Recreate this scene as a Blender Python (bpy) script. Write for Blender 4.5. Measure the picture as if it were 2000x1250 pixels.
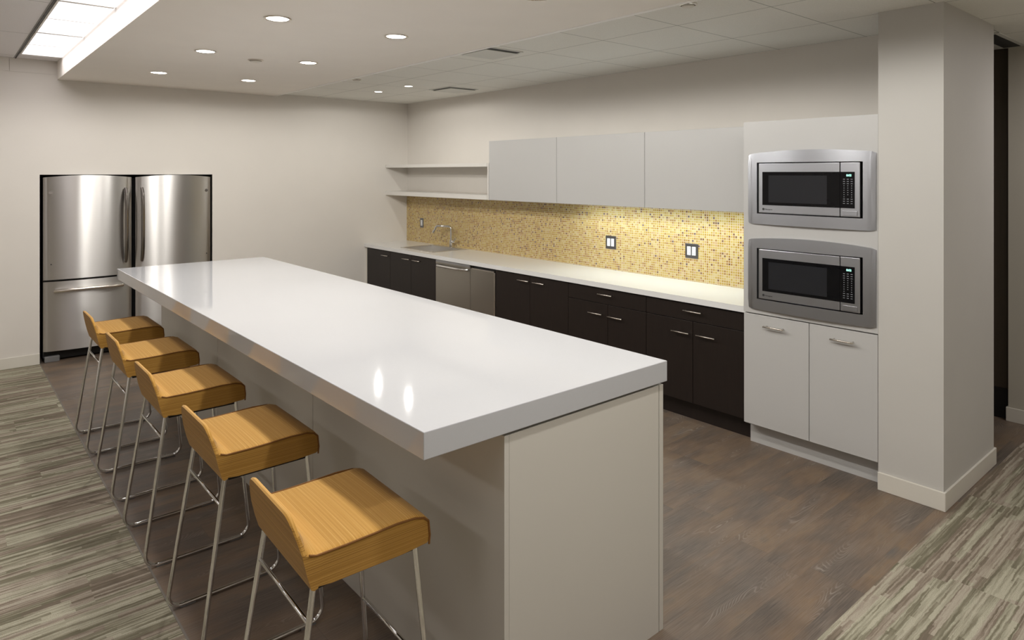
import bpy, bmesh, math, random
from mathutils import Vector, Matrix
random.seed(7)
R = math.radians
for o in list(bpy.data.objects): bpy.data.objects.remove(o)
SC = bpy.context.scene
COL = SC.collection

# ------------------------------------------------------------------ camera, world, exposure
CAM_H = 1.78
cam_d = bpy.data.cameras.new('camera'); cam = bpy.data.objects.new('camera', cam_d); COL.objects.link(cam)
cam_d.sensor_fit = 'HORIZONTAL'; cam_d.sensor_width = 36.0
cam_d.lens = 1316/2000*36.0
cam_d.shift_x = 0.0; cam_d.shift_y = -(625-337.6)/2000
cam_d.clip_start = 0.05
cam.location = (0, 0, CAM_H); cam.rotation_euler = (R(90), 0, -R(40.448))
SC.camera = cam
wd = bpy.data.worlds.new('world'); SC.world = wd; wd.use_nodes = True
wd.node_tree.nodes['Background'].inputs[0].default_value = (0.9, 0.92, 1, 1)
wd.node_tree.nodes['Background'].inputs[1].default_value = 0.02
vs = SC.view_settings
vs.view_transform = 'Standard'; vs.look = 'None'; vs.exposure = 0.47; vs.gamma = 1.0; vs.use_curve_mapping = False
DOWNLIGHT_W = 35.0      # recessed downlights above the island
DOWNLIGHT_FAR_W = 6.0  # the row next to the refrigerator wall
DOWNLIGHT_NEAR_W = 36.0 # the rows at and behind the top edge of the frame
DOWNLIGHT_AISLE_W = 19.0 # near rows, kitchen-side column
TILE_DOWN_W = 6.0      # the two small ones by the sink
TROFFER_W = 2.0      # each linear troffer over the stools
FILL_LEFT_W = 7.0    # unseen troffers added as fill, left of the frame
FILL_BACK_W = 4.0         # each unseen troffer added as fill behind the camera
FILL_HALL_W = 8.0             # unseen troffer added as fill right of the pier        # each linear troffer
UNDERCAB_W = 4.2
WARM = (1.0, 0.972, 0.925); COOL = (1.0, 0.95, 0.96); STRIP = (0.84, 0.97, 1.0)

# ------------------------------------------------------------------ place constants (metres)
YW = 7.627      # fridge wall
XB = 4.696      # kitchen wall
XF = 4.03       # face of tall cabinet and pier
XC = 4.068      # counter front edge
XD = 4.09       # base cabinet door faces
ZC = 0.895; CT = 0.041
ZS = 2.66; ZT = 2.683; ZL = 2.83
XSL, XSR = 0.86, 2.945
YT = 2.382      # tall cabinet starts
YP = 1.549; YP0 = 1.225

# ------------------------------------------------------------------ node helpers
class NT:
    def __init__(s, name):
        s.m = bpy.data.materials.new(name); s.m.use_nodes = True
        s.t = s.m.node_tree; s.b = s.t.nodes['Principled BSDF']
    def n(s, typ, **kw):
        nd = s.t.nodes.new(typ)
        for k, v in kw.items(): setattr(nd, k, v)
        return nd
    def l(s, a, b): s.t.links.new(a, b)
    def val(s, x, sock):
        if isinstance(x, (int, float)): sock.default_value = x
        elif isinstance(x, (tuple, list)): sock.default_value = tuple(x) if len(x) == len(sock.default_value) else tuple(x)+(1,)
        else: s.l(x, sock)
    def math(s, op, a, b=0.0, c=0.0, clamp=False):
        nd = s.n('ShaderNodeMath', operation=op, use_clamp=clamp)
        s.val(a, nd.inputs[0]); s.val(b, nd.inputs[1]); s.val(c, nd.inputs[2])
        return nd.outputs[0]
    def pos(s, kind='Object'):
        return s.n('ShaderNodeTexCoord').outputs[kind]
    def sep(s, v):
        nd = s.n('ShaderNodeSeparateXYZ'); s.l(v, nd.inputs[0]); return nd.outputs
    def comb(s, x, y, z=0.0):
        nd = s.n('ShaderNodeCombineXYZ'); s.val(x, nd.inputs[0]); s.val(y, nd.inputs[1]); s.val(z, nd.inputs[2]); return nd.outputs[0]
    def noise(s, v, scale=1.0, detail=2.0, rough=0.5, dist=0.0):
        nd = s.n('ShaderNodeTexNoise'); s.l(v, nd.inputs['Vector'])
        nd.inputs['Scale'].default_value = scale; nd.inputs['Detail'].default_value = detail
        nd.inputs['Roughness'].default_value = rough; nd.inputs['Distortion'].default_value = dist
        return nd.outputs[0]
    def white(s, v):
        nd = s.n('ShaderNodeTexWhiteNoise'); nd.noise_dimensions = '3D'; s.l(v, nd.inputs['Vector']); return nd.outputs[0]
    def ramp(s, f, stops, interp='LINEAR'):
        nd = s.n('ShaderNodeValToRGB'); r = nd.color_ramp; r.interpolation = interp
        while len(r.elements) < len(stops): r.elements.new(0.5)
        for e, (p, c) in zip(r.elements, stops):
            e.position = p; e.color = tuple(c)+(1,) if len(c) == 3 else c
        s.val(f, nd.inputs[0]); return nd.outputs[0]
    def mix(s, f, a, b):
        nd = s.n('ShaderNodeMix', data_type='RGBA')
        s.val(f, nd.inputs[0]); s.val(a, nd.inputs[6]); s.val(b, nd.inputs[7]); return nd.outputs[2]
    def bump(s, h, strength=0.2, dist=0.002):
        nd = s.n('ShaderNodeBump'); nd.inputs['Strength'].default_value = strength; nd.inputs['Distance'].default_value = dist
        s.l(h, nd.inputs['Height']); s.l(nd.outputs[0], s.b.inputs['Normal'])
    def set(s, **kw):
        for k, v in kw.items(): s.val(v, s.b.inputs[k.replace('_', ' ')])
        return s.m

def paint(name, col, rough=0.55, amt=0.03, spec=0.3):
    t = NT(name); p = t.pos()
    n = t.noise(p, 3.0, 3)
    c = t.mix(n, tuple(x*(1-amt) for x in col), tuple(min(1, x*(1+amt)) for x in col))
    t.bump(t.noise(p, 350.0, 2), 0.08, 0.001)
    return t.set(Base_Color=c, Roughness=rough, Specular_IOR_Level=spec)
def metal(name, col, rough=0.25, aniso=0.0, axis='Z', brush=None, rot=0.0):
    t = NT(name); p = t.pos()
    if brush:                                    # fine brushing lines in the roughness
        x, y, z = t.sep(p)
        v = t.comb(t.math('MULTIPLY', x, brush[0]), t.math('MULTIPLY', y, brush[1]), t.math('MULTIPLY', z, brush[2]))
        n = t.noise(v, 1.0, 3)
        r = t.math('MULTIPLY_ADD', n, 0.03, rough-0.015)
        c = t.mix(n, tuple(q*0.985 for q in col), tuple(min(1, q*1.015) for q in col))
    else:
        n = t.noise(p, 40.0, 2); r = t.math('MULTIPLY_ADD', n, 0.05, rough-0.025); c = tuple(col)+(1,)
    if aniso:
        tg = t.n('ShaderNodeTangent', direction_type='RADIAL', axis=axis); t.l(tg.outputs[0], t.b.inputs['Tangent'])
        t.b.inputs['Anisotropic'].default_value = aniso; t.b.inputs['Anisotropic Rotation'].default_value = rot
    return t.set(Base_Color=c, Metallic=1.0, Roughness=r)
def emit(name, col, k):
    t = NT(name); n = t.noise(t.pos(), 4.0, 1)
    return t.set(Base_Color=t.mix(n, (0.8, 0.8, 0.8), (0.85, 0.85, 0.85)), Emission_Color=tuple(col)+(1,), Emission_Strength=k)

M = {}
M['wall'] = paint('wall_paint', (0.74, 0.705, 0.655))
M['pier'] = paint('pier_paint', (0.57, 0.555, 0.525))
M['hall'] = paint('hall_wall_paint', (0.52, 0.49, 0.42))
M['drywall'] = paint('ceiling_paint', (0.93, 0.885, 0.825))
M['trimw'] = paint('white_trim_paint', (0.70, 0.67, 0.60), 0.4)
M['lam'] = paint('off_white_laminate', (0.53, 0.525, 0.515), 0.35, 0.015, 0.4)
M['island'] = paint('island_laminate', (0.60, 0.575, 0.52), 0.4, 0.015, 0.4)
M['shelf'] = paint('white_shelf_laminate', (0.74, 0.72, 0.68), 0.35, 0.015, 0.4)
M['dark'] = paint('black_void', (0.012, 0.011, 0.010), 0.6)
M['rubber'] = paint('grey_plastic', (0.20, 0.20, 0.20), 0.4)
M['plate'] = metal('grey_steel_plate', (0.24, 0.24, 0.25), 0.35)
M['switch'] = paint('white_plastic', (0.82, 0.84, 0.85), 0.3)
M['slot'] = paint('dark_slot', (0.05, 0.05, 0.05), 0.5)
M['edge'] = paint('edge_strip_vinyl', (0.20, 0.18, 0.155), 0.5)
M['bead'] = paint('white_corner_bead', (0.97, 0.96, 0.94), 0.4)
M['chrome'] = metal('chrome', (0.78, 0.78, 0.78), 0.08)
M['basin'] = metal('satin_steel_basin', (0.75, 0.73, 0.70), 0.4)
M['nickel'] = metal('satin_nickel', (0.72, 0.68, 0.62), 0.25)
M['steel'] = metal('brushed_stainless', (0.55, 0.535, 0.52), 0.31, 0.94, 'Z', (3, 3, 500), 0.25)
M['steel_dark'] = metal('brushed_stainless_dark', (0.42, 0.40, 0.36), 0.32, 0.6, 'Z', (3, 3, 500), 0.25)
M['steel_m'] = metal('microwave_stainless', (0.42, 0.43, 0.46), 0.30, 0.6, 'Z', (3, 3, 600), 0.25)
M['handle_steel'] = metal('handle_stainless', (0.27, 0.25, 0.235), 0.2)
t = NT('espresso_laminate'); x, y, z = t.sep(t.pos())
g = t.noise(t.comb(t.math('MULTIPLY', x, 60), t.math('MULTIPLY', y, 60), t.math('MULTIPLY', z, 4)), 1, 4)
M['espresso'] = t.set(Base_Color=t.mix(g, (0.010, 0.0066, 0.0054), (0.021, 0.0138, 0.0113)), Roughness=0.42, Specular_IOR_Level=0.4)
t = NT('dark_wood_panel'); x, y, z = t.sep(t.pos())
g = t.noise(t.comb(t.math('MULTIPLY', x, 40), t.math('MULTIPLY', y, 40), t.math('MULTIPLY', z, 3)), 1, 4)
M['darkwood'] = t.set(Base_Color=t.mix(g, (0.045, 0.032, 0.020), (0.070, 0.052, 0.034)), Roughness=0.5)
t = NT('white_quartz'); p = t.pos(); n = t.noise(p, 220, 2); n2 = t.noise(p, 3, 2)
c = t.mix(t.math('MULTIPLY', n, 0.5), (0.49, 0.495, 0.51), (0.53, 0.535, 0.55))
M['quartz'] = t.set(Base_Color=t.mix(t.math('MULTIPLY', n2, 0.15), c, (0.48, 0.485, 0.50)), Roughness=t.math('MULTIPLY_ADD', n2, 0.01, 0.045), Specular_IOR_Level=0.5)
t = NT('black_glass'); n = t.noise(t.pos(), 8, 2)
M['glass'] = t.set(Base_Color=t.mix(n, (0.004, 0.004, 0.005), (0.007, 0.007, 0.008)), Roughness=0.05, Specular_IOR_Level=0.2)
t = NT('oven_window_mesh'); n = t.noise(t.pos(), 900, 1)
M['window'] = t.set(Base_Color=t.mix(n, (0.010, 0.010, 0.012), (0.030, 0.032, 0.038)), Roughness=0.06, Specular_IOR_Level=0.35)
M['lens'] = emit('lamp_lens', (1.0, 0.95, 0.86), 9.0)
M['troffer'] = emit('troffer_lens', (1.0, 0.965, 0.985), 0.9)
M['strip'] = emit('strip_lens', STRIP, 3.0)
M['lcd'] = emit('green_display', (0.25, 1.0, 0.75), 1.6)
M['ink'] = paint('key_legend_grey', (0.30, 0.31, 0.34), 0.5)

# acoustic ceiling tile with a fine joint grid
def tile_mat(name, x0, y0, px, py, col, lw=0.004):
    t = NT(name); p = t.pos(); x, y, z = t.sep(p)
    def line(v, o, pitch):
        f = t.math('FRACT', t.math('DIVIDE', t.math('SUBTRACT', v, o), pitch))
        d = t.math('MULTIPLY', t.math('MINIMUM', f, t.math('SUBTRACT', 1.0, f)), pitch)
        return t.math('LESS_THAN', d, lw)
    ln = t.math('MAXIMUM', line(x, x0, px), line(y, y0, py))
    sp = t.noise(p, 260, 3, 0.7)
    c = t.mix(t.math('MULTIPLY_ADD', sp, 1.6, -0.4, True), tuple(q*0.85 for q in col), tuple(min(1, q*1.06) for q in col))
    c = t.mix(ln, c, tuple(q*0.45 for q in col))
    t.bump(t.math('SUBTRACT', sp, t.math('MULTIPLY', ln, 1.5)), 0.35, 0.002)
    return t.set(Base_Color=c, Roughness=0.9, Specular_IOR_Level=0.1)
M['tile'] = tile_mat('ceiling_tile', 2.84, 1.875, 0.61, 0.61, (0.91, 0.905, 0.855), 0.003)
M['tile_left'] = tile_mat('ceiling_tile_speckled', 0.53, 7.46, 0.61, 1.22, (0.93, 0.91, 0.92), 0.004)

# cerused oak vinyl planks running along x
t = NT('oak_plank_floor'); x, y, z = t.sep(t.pos()); PW, PL = 0.18, 1.22
row = t.math('FLOOR', t.math('DIVIDE', y, PW))
ro = t.white(t.comb(row, 3.0, 1.0))
xs = t.math('ADD', x, t.math('MULTIPLY', ro, PL))
pid = t.math('FLOOR', t.math('DIVIDE', xs, PL))
rnd = t.white(t.comb(row, pid, 7.0))
rz = t.math('MULTIPLY', rnd, 40.0)
fy = t.math('FRACT', t.math('DIVIDE', y, PW)); fx = t.math('FRACT', t.math('DIVIDE', xs, PL))
n1 = t.noise(t.comb(t.math('MULTIPLY', x, 1.3), t.math('MULTIPLY', y, 8.0), rz), 1.0, 1.5, 0.35)
rings = t.math('SINE', t.math('MULTIPLY', n1, 330.0))
cath = t.math('POWER', t.math('MULTIPLY_ADD', rings, 0.5, 0.5, True), 5.0)
msk = t.noise(t.comb(t.math('MULTIPLY', x, 2.2), t.math('MULTIPLY', y, 9.0), rz), 1.0, 2.0)
msk = t.ramp(msk, [(0.56, (0, 0, 0)), (0.72, (1, 1, 1))])
fine = t.noise(t.comb(t.math('MULTIPLY', x, 7.0), t.math('MULTIPLY', y, 260.0), rz), 1.0, 3.0, 0.65)
big = t.noise(t.comb(t.math('MULTIPLY', x, 2.4), t.math('MULTIPLY', y, 6.0), rz), 1.0, 3.0)
base = t.ramp(big, [(0.28, (0.070, 0.058, 0.050)), (0.42, (0.110, 0.083, 0.064)), (0.54, (0.160, 0.106, 0.068)), (0.64, (0.210, 0.140, 0.082)), (0.76, (0.110, 0.098, 0.088))])
base = t.mix(t.math('MULTIPLY', rnd, 0.35), base, (0.15, 0.12, 0.10))
base = t.mix(t.math('MULTIPLY_ADD', fine, 1.6, -0.55, True), base, (0.25, 0.205, 0.165))
base = t.mix(t.math('MULTIPLY', t.math('MULTIPLY', cath, msk), 0.50), base, (0.40, 0.36, 0.31))
edge = t.math('MAXIMUM', t.math('LESS_THAN', fy, 0.008), t.math('LESS_THAN', fx, 0.0015))
base = t.mix(t.math('MULTIPLY', edge, 0.35), base, (0.06, 0.045, 0.035))
t.bump(fine, 0.12, 0.001)
M['oak'] = t.set(Base_Color=base, Roughness=t.math('MULTIPLY_ADD', fine, 0.15, 0.36), Specular_IOR_Level=0.35)

# striped carpet planks, stripes along x
t = NT('striped_carpet'); x, y, z = t.sep(t.pos())
yj = t.math('ADD', y, t.math('MULTIPLY', t.noise(t.comb(t.math('MULTIPLY', x, 22.0), t.math('MULTIPLY', y, 90.0)), 1.0, 3.0), 0.012))
row = t.math('FLOOR', t.math('DIVIDE', y, 0.25))
xo = t.math('ADD', x, t.math('MULTIPLY', t.white(t.comb(row, 1.0, 5.0)), 1.0))
tile = t.math('FLOOR', xo)
def stripes(p, seed, ln):
    i = t.math('FLOOR', t.math('DIVIDE', yj, p))
    sg = t.math('FLOOR', t.math('ADD', t.math('DIVIDE', x, ln), t.math('MULTIPLY', t.white(t.comb(i, seed, 2.0)), 9.0)))
    return t.white(t.comb(i, sg, t.math('ADD', tile, seed)))
lo = t.noise(t.comb(t.math('MULTIPLY', x, 0.8), t.math('MULTIPLY', y, 13.0), t.math('MULTIPLY', tile, 3.7)), 1.0, 2.0, 0.6)
hi = t.noise(t.comb(t.math('MULTIPLY', x, 3.0), t.math('MULTIPLY', yj, 85.0), t.math('MULTIPLY', tile, 5.3)), 1.0, 2.0, 0.6)
st = t.math('ADD', t.math('ADD', t.math('MULTIPLY', stripes(0.008, 3.0, 0.45), 0.13), t.math('MULTIPLY', stripes(0.021, 8.0, 0.7), 0.13)), t.math('ADD', t.math('MULTIPLY', lo, 0.30), t.math('MULTIPLY', hi, 0.44)))
hue = t.math('ADD', t.math('MULTIPLY', stripes(0.033, 21.0, 0.8), 0.45), t.math('MULTIPLY', t.noise(t.comb(t.math('MULTIPLY', x, 0.6), t.math('MULTIPLY', y, 5.0), t.math('MULTIPLY', tile, 9.1)), 1.0, 1.0), 0.55))
ca = t.ramp(st, [(0.40, (0.19, 0.172, 0.118)), (0.47, (0.31, 0.287, 0.207)), (0.52, (0.49, 0.462, 0.35)), (0.60, (0.68, 0.645, 0.505))])
cb = t.ramp(st, [(0.40, (0.20, 0.155, 0.12)), (0.47, (0.30, 0.238, 0.19)), (0.52, (0.45, 0.375, 0.305)), (0.60, (0.62, 0.55, 0.45))])
cc = t.mix(t.ramp(hue, [(0.48, (0, 0, 0)), (0.58, (1, 1, 1))]), ca, cb)
pile = t.noise(t.comb(t.math('MULTIPLY', x, 320.0), t.math('MULTIPLY', y, 320.0)), 1.0, 2.0, 0.7)
cc = t.mix(t.math('MULTIPLY_ADD', pile, 1.3, -0.02, True), (0.17, 0.155, 0.11), t.mix(0.0, cc, (1.0, 0.95, 0.80)))
t.bump(pile, 0.8, 0.004)
M['carpet'] = t.set(Base_Color=cc, Roughness=0.95, Specular_IOR_Level=0.05)

# gold glass mosaic
t = NT('gold_mosaic'); x, y, z = t.sep(t.pos()); P = 0.0196
uy = t.math('DIVIDE', y, P); uz = t.math('DIVIDE', z, P)
iy = t.math('FLOOR', uy); iz = t.math('FLOOR', uz)
fy = t.math('FRACT', uy); fz = t.math('FRACT', uz)
r1 = t.white(t.comb(iy, iz, 2.0))
tc = t.ramp(r1, [(0.0, (0.50, 0.34, 0.07)), (0.20, (0.56, 0.40, 0.11)), (0.42, (0.44, 0.27, 0.05)), (0.58, (0.60, 0.47, 0.20)),
                 (0.76, (0.36, 0.19, 0.045)), (0.87, (0.52, 0.33, 0.15)), (0.95, (0.20, 0.10, 0.045)), (0.985, (0.14, 0.085, 0.085))], 'CONSTANT')
def gap(f): return t.math('LESS_THAN', t.math('MINIMUM', f, t.math('SUBTRACT', 1.0, f)), 0.115)
gr = t.math('MAXIMUM', gap(fy), gap(fz))
M['mosaic'] = t.set(Base_Color=t.mix(gr, tc, (0.62, 0.51, 0.33)), Roughness=t.math('MULTIPLY_ADD', gr, 0.6, 0.18), Specular_IOR_Level=0.5)
t.bump(t.math('SUBTRACT', 1.0, gr), 0.3, 0.001)

# ochre striped upholstery: stripes across the seat, horizontal stripes on the sides
t = NT('ochre_striped_fabric'); x, y, z = t.sep(t.pos())
nz = t.sep(t.n('ShaderNodeNewGeometry').outputs['Normal'])[2]
top = t.math('GREATER_THAN', nz, 0.55)
u = t.math('ADD', t.math('MULTIPLY', x, top), t.math('MULTIPLY', z, t.math('SUBTRACT', 1.0, top)))
vv = t.math('ADD', t.math('MULTIPLY', y, top), t.math('MULTIPLY', t.math('ADD', x, y), t.math('SUBTRACT', 1.0, top)))
f1 = t.noise(t.comb(t.math('MULTIPLY', u, 190.0), t.math('MULTIPLY', vv, 0.04), 0.0), 1.0, 2.0, 0.6)
f2 = t.noise(t.comb(t.math('MULTIPLY', u, 430.0), t.math('MULTIPLY', vv, 0.7), 4.0), 1.0, 2.0, 0.7)
f = t.math('ADD', t.math('MULTIPLY', f1, 0.45), t.math('MULTIPLY', f2, 0.55))
fc = t.ramp(f, [(0.36, (0.34, 0.165, 0.028)), (0.45, (0.50, 0.265, 0.050)), (0.53, (0.56, 0.31, 0.070)), (0.64, (0.70, 0.44, 0.15))])
fs = t.ramp(f, [(0.38, (0.17, 0.075, 0.011)), (0.46, (0.34, 0.170, 0.028)), (0.54, (0.45, 0.240, 0.046)), (0.66, (0.58, 0.335, 0.09))])  # side ramp darker: weaker light on sides and back put into the colour
fc = t.mix(top, fs, fc)
wv = t.noise(t.comb(t.math('MULTIPLY', x, 900.0), t.math('MULTIPLY', y, 900.0), t.math('MULTIPLY', z, 900.0)), 1.0, 1.0)
fc = t.mix(t.math('MULTIPLY', t.noise(t.comb(t.math('MULTIPLY', u, 500.0), t.math('MULTIPLY', vv, 260.0), 9.0), 1.0, 2.0, 0.7), 0.35), fc, (0.36, 0.20, 0.05))
t.bump(wv, 0.4, 0.0015)
M['fabric'] = t.set(Base_Color=fc, Roughness=0.8, Specular_IOR_Level=0.2, Sheen_Weight=0.15)
M['piping'] = paint('brown_piping', (0.20, 0.085, 0.018), 0.7)
M['shadowline'] = paint('joint_shadow_gap', (0.16, 0.15, 0.13), 0.7)

# ------------------------------------------------------------------ mesh helpers (world coordinates)
def bx(bm, x0, x1, y0, y1, z0, z1, bev=0.0, seg=2):
    if x0 > x1: x0, x1 = x1, x0
    if y0 > y1: y0, y1 = y1, y0
    if z0 > z1: z0, z1 = z1, z0
    v = [bm.verts.new((x, y, z)) for x in (x0, x1) for y in (y0, y1) for z in (z0, z1)]
    F = [(0, 1, 3, 2), (4, 6, 7, 5), (0, 4, 5, 1), (2, 3, 7, 6), (0, 2, 6, 4), (1, 5, 7, 3)]
    fs = [bm.faces.new([v[i] for i in q]) for q in F]
    if bev > 0:
        es = {e for q in fs for e in q.edges}
        bmesh.ops.bevel(bm, geom=list(es), offset=bev, segments=seg, affect='EDGES', profile=0.5)
    return bm
def box(*a, **k): return bx(bmesh.new(), *a, **k)
def fillet(pts, r, n=6):
    pts = [Vector(p) for p in pts]; out = [pts[0]]
    for a, b, c in zip(pts, pts[1:], pts[2:]):
        u = (a-b).normalized(); w = (c-b).normalized(); ang = u.angle(w)
        if ang > math.pi-0.01: out.append(b); continue
        d = min(r/math.tan(ang/2), (a-b).length*0.49, (c-b).length*0.49); rr = d*math.tan(ang/2)
        cen = b+(u+w).normalized()*(rr/math.sin(ang/2)); p0 = b+u*d-cen; p1 = b+w*d-cen; th = p0.angle(p1)
        ax = p0.cross(p1).normalized()
        for i in range(n+1): out.append(cen+Matrix.Rotation(th*i/n, 3, ax) @ p0)
    out.append(pts[-1]); return out
def tube(bm, pts, r, n=12, caps=True, flat=None):
    pts = [Vector(p) for p in pts]; rs = r if isinstance(r, (list, tuple)) else [r]*len(pts)
    T = []
    for i in range(len(pts)):
        d = pts[min(i+1, len(pts)-1)]-pts[max(i-1, 0)]; T.append(d.normalized())
    up = Vector((0, 0, 1)) if abs(T[0].z) < 0.9 else Vector((1, 0, 0))
    nrm = (up-T[0]*up.dot(T[0])).normalized(); rings = []
    for i, p in enumerate(pts):
        nrm = (nrm-T[i]*nrm.dot(T[i])).normalized(); bi = T[i].cross(nrm)
        sx, sy = (1, 1) if flat is None else flat
        rings.append([bm.verts.new(p+(nrm*math.cos(2*math.pi*k/n)*sx+bi*math.sin(2*math.pi*k/n)*sy)*rs[i]) for k in range(n)])
    for a, b in zip(rings, rings[1:]):
        for k in range(n):
            f = bm.faces.new((a[k], a[(k+1) % n], b[(k+1) % n], b[k])); f.smooth = True
    if caps: bm.faces.new(rings[0][::-1]); bm.faces.new(rings[-1])
    return bm
def lathe(bm, prof, cx, cy, n=40, cap0=True, cap1=True):
    rings = [[bm.verts.new((cx+r*math.cos(2*math.pi*k/n), cy+r*math.sin(2*math.pi*k/n), z)) for k in range(n)] for r, z in prof]
    for a, b in zip(rings, rings[1:]):
        for k in range(n): bm.faces.new((a[k], a[(k+1) % n], b[(k+1) % n], b[k])).smooth = False
    if cap0: bm.faces.new(rings[0][::-1])
    if cap1: bm.faces.new(rings[-1])
    return bm
def discx(bm, x, y, z, r, d, n=24):
    """short cylinder whose axis is x, from x-d (front) to x"""
    return tube(bm, [(x, y, z), (x-d, y, z)], r, n)
def discy(bm, x, y, z, r, d, n=24):
    return tube(bm, [(x, y, z), (x, y-d, z)], r, n)
def world_off(o):
    v = Vector((0, 0, 0))
    while o: v += Vector(o.location); o = o.parent
    return v
def obj(name, bm, mat, parent=None, label=None, smooth=False):
    off = world_off(parent)
    bmesh.ops.recalc_face_normals(bm, faces=bm.faces[:])
    for e in bm.edges:
        if len(e.link_faces) == 2 and e.calc_face_angle(0) > R(32): e.smooth = False
    if parent: bmesh.ops.translate(bm, verts=bm.verts[:], vec=-off)
    me = bpy.data.meshes.new(name); bm.to_mesh(me); bm.free(); me.materials.append(mat)
    if smooth:
        for p in me.polygons: p.use_smooth = True
    o = bpy.data.objects.new(name, me); COL.objects.link(o)
    if parent: o.parent = parent
    if label: o['label'] = label
    return o
def tag(o, label, cat, group=None):
    o['label'] = label; o['category'] = cat
    if group: o['group'] = group
    return o
def thing(name, label, cat, loc, group=None):
    o = bpy.data.objects.new(name, None); o.empty_display_size = 0.1; COL.objects.link(o); o.location = loc
    return tag(o, label, cat, group)
def struct(name, bm, mat, parent=None):
    o = obj(name, bm, mat, parent)
    if not parent: o['kind'] = 'structure'
    return o
def dup(root, loc, label=None, rz=0.0):
    def cp(o, par):
        c = o.copy(); COL.objects.link(c)
        if par: c.parent = par; c.matrix_parent_inverse = o.matrix_parent_inverse.copy()
        for ch in list(o.children): cp(ch, c)
        return c
    r = cp(root, None); r.location = loc; r.rotation_euler = (0, 0, rz)
    if label: r['label'] = label
    return r
def area_light(name, loc, rot, sx, sy, w, col, parent=None, spread=180):
    d = bpy.data.lights.new(name, 'AREA'); d.shape = 'RECTANGLE'; d.size = sx; d.size_y = sy; d.energy = w; d.color = col; d.spread = R(spread)
    o = bpy.data.objects.new(name, d); COL.objects.link(o)
    o.location = Vector(loc)-world_off(parent); o.rotation_euler = rot
    if parent: o.parent = parent
    return o
def spot_light(name, loc, w, col, parent=None, size=177, blend=0.16, rad=0.065):
    d = bpy.data.lights.new(name, 'SPOT'); d.energy = w; d.color = col; d.spot_size = R(size); d.spot_blend = blend; d.shadow_soft_size = rad
    o = bpy.data.objects.new(name, d); COL.objects.link(o); o.location = Vector(loc)-world_off(parent)
    if parent: o.parent = parent
    return o
def text(name, s, size, origin, ux, uz, mat, parent, depth=0.0005):
    """flat lettering: ux = reading direction, uz = up"""
    cu = bpy.data.curves.new(name, 'FONT'); cu.body = s; cu.size = size; cu.extrude = depth
    tmp = bpy.data.objects.new(name+'_tmp', cu); COL.objects.link(tmp)
    dg = bpy.context.evaluated_depsgraph_get(); me = bpy.data.meshes.new_from_object(tmp.evaluated_get(dg))
    bm = bmesh.new(); bm.from_mesh(me); bpy.data.objects.remove(tmp); bpy.data.meshes.remove(me); bpy.data.curves.remove(cu)
    ux = Vector(ux); uz = Vector(uz); un = ux.cross(uz)
    for v in bm.verts: v.co = Vector(origin)+ux*v.co.x+uz*v.co.y+un*v.co.z
    return obj(name, bm, mat, parent)

# ------------------------------------------------------------------ the setting
XL0, YB0, XR1 = -3.6, -3.6, 7.2
struct('floor', box(0.73, XR1, 1.20, 9.2, -0.10, 0.0), M['oak'])
b = bmesh.new(); bx(b, XL0, 0.722, YB0, 9.2, -0.10, 0.001); bx(b, 0.722, XR1, YB0, 1.20, -0.10, 0.001)
struct('floor', b, M['carpet'])
b = bmesh.new(); bx(b, 0.722, 0.73, 1.205, 9.2, -0.10, 0.0025)
struct('trim_1', b, M['edge'])
# fridge wall with the niche
NL, NR, NZ = 0.723, 2.256, 1.763
b = bmesh.new()
bx(b, XL0, NL, YW, YW+0.9, 0, 2.9); bx(b, NR, XB+0.2, YW, YW+0.9, 0, 2.9); bx(b, NL, NR, YW, YW+0.9, NZ, 2.9)
struct('wall_far', b, M['wall'])
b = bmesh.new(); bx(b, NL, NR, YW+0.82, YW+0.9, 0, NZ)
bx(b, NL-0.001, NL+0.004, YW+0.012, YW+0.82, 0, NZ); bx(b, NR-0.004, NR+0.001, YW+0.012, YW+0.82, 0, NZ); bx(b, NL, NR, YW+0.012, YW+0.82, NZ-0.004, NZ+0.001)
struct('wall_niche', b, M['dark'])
# kitchen wall, pier, hall
struct('wall_right', box(XB, XB+0.2, YP, YW, 0, 2.9), M['wall'])
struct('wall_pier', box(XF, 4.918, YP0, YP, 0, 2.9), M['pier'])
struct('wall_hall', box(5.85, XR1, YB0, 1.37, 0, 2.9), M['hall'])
b = bmesh.new(); bx(b, 5.90, 6.0, 1.37, 9.2, 0.216, 2.9)
struct('wall_passage', b, M['darkwood'])
struct('baseboard_passage', box(5.885, 6.0, 1.37, 9.2, 0, 0.216), M['dark'])
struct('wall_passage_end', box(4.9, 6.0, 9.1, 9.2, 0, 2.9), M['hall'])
struct('wall_left', box(XL0-0.1, XL0, YB0, 9.2, 0, 2.9), M['wall'])
struct('wall_back', box(XL0-0.1, XR1, YB0-0.1, YB0, 0, 2.9), M['wall'])
# baseboards
def base(name, parts):
    b = bmesh.new()
    for q in parts: bx(b, *q, bev=0.003)
    struct(name, b, M['trimw'])
base('baseboard_far', [(XL0, NL, YW-0.012, YW, 0, 0.10)])
base('baseboard_pier', [(XF-0.012, XF, YP0-0.012, YP, 0, 0.10), (XF, 4.918, YP0-0.012, YP0, 0, 0.10), (4.918, 4.93, YP0-0.012, YP, 0, 0.10)])
base('baseboard_hall', [(5.838, 5.85, YB0, 1.382, 0, 0.10), (5.85, 5.885, 1.37, 1.382, 0, 0.10)])
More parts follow.
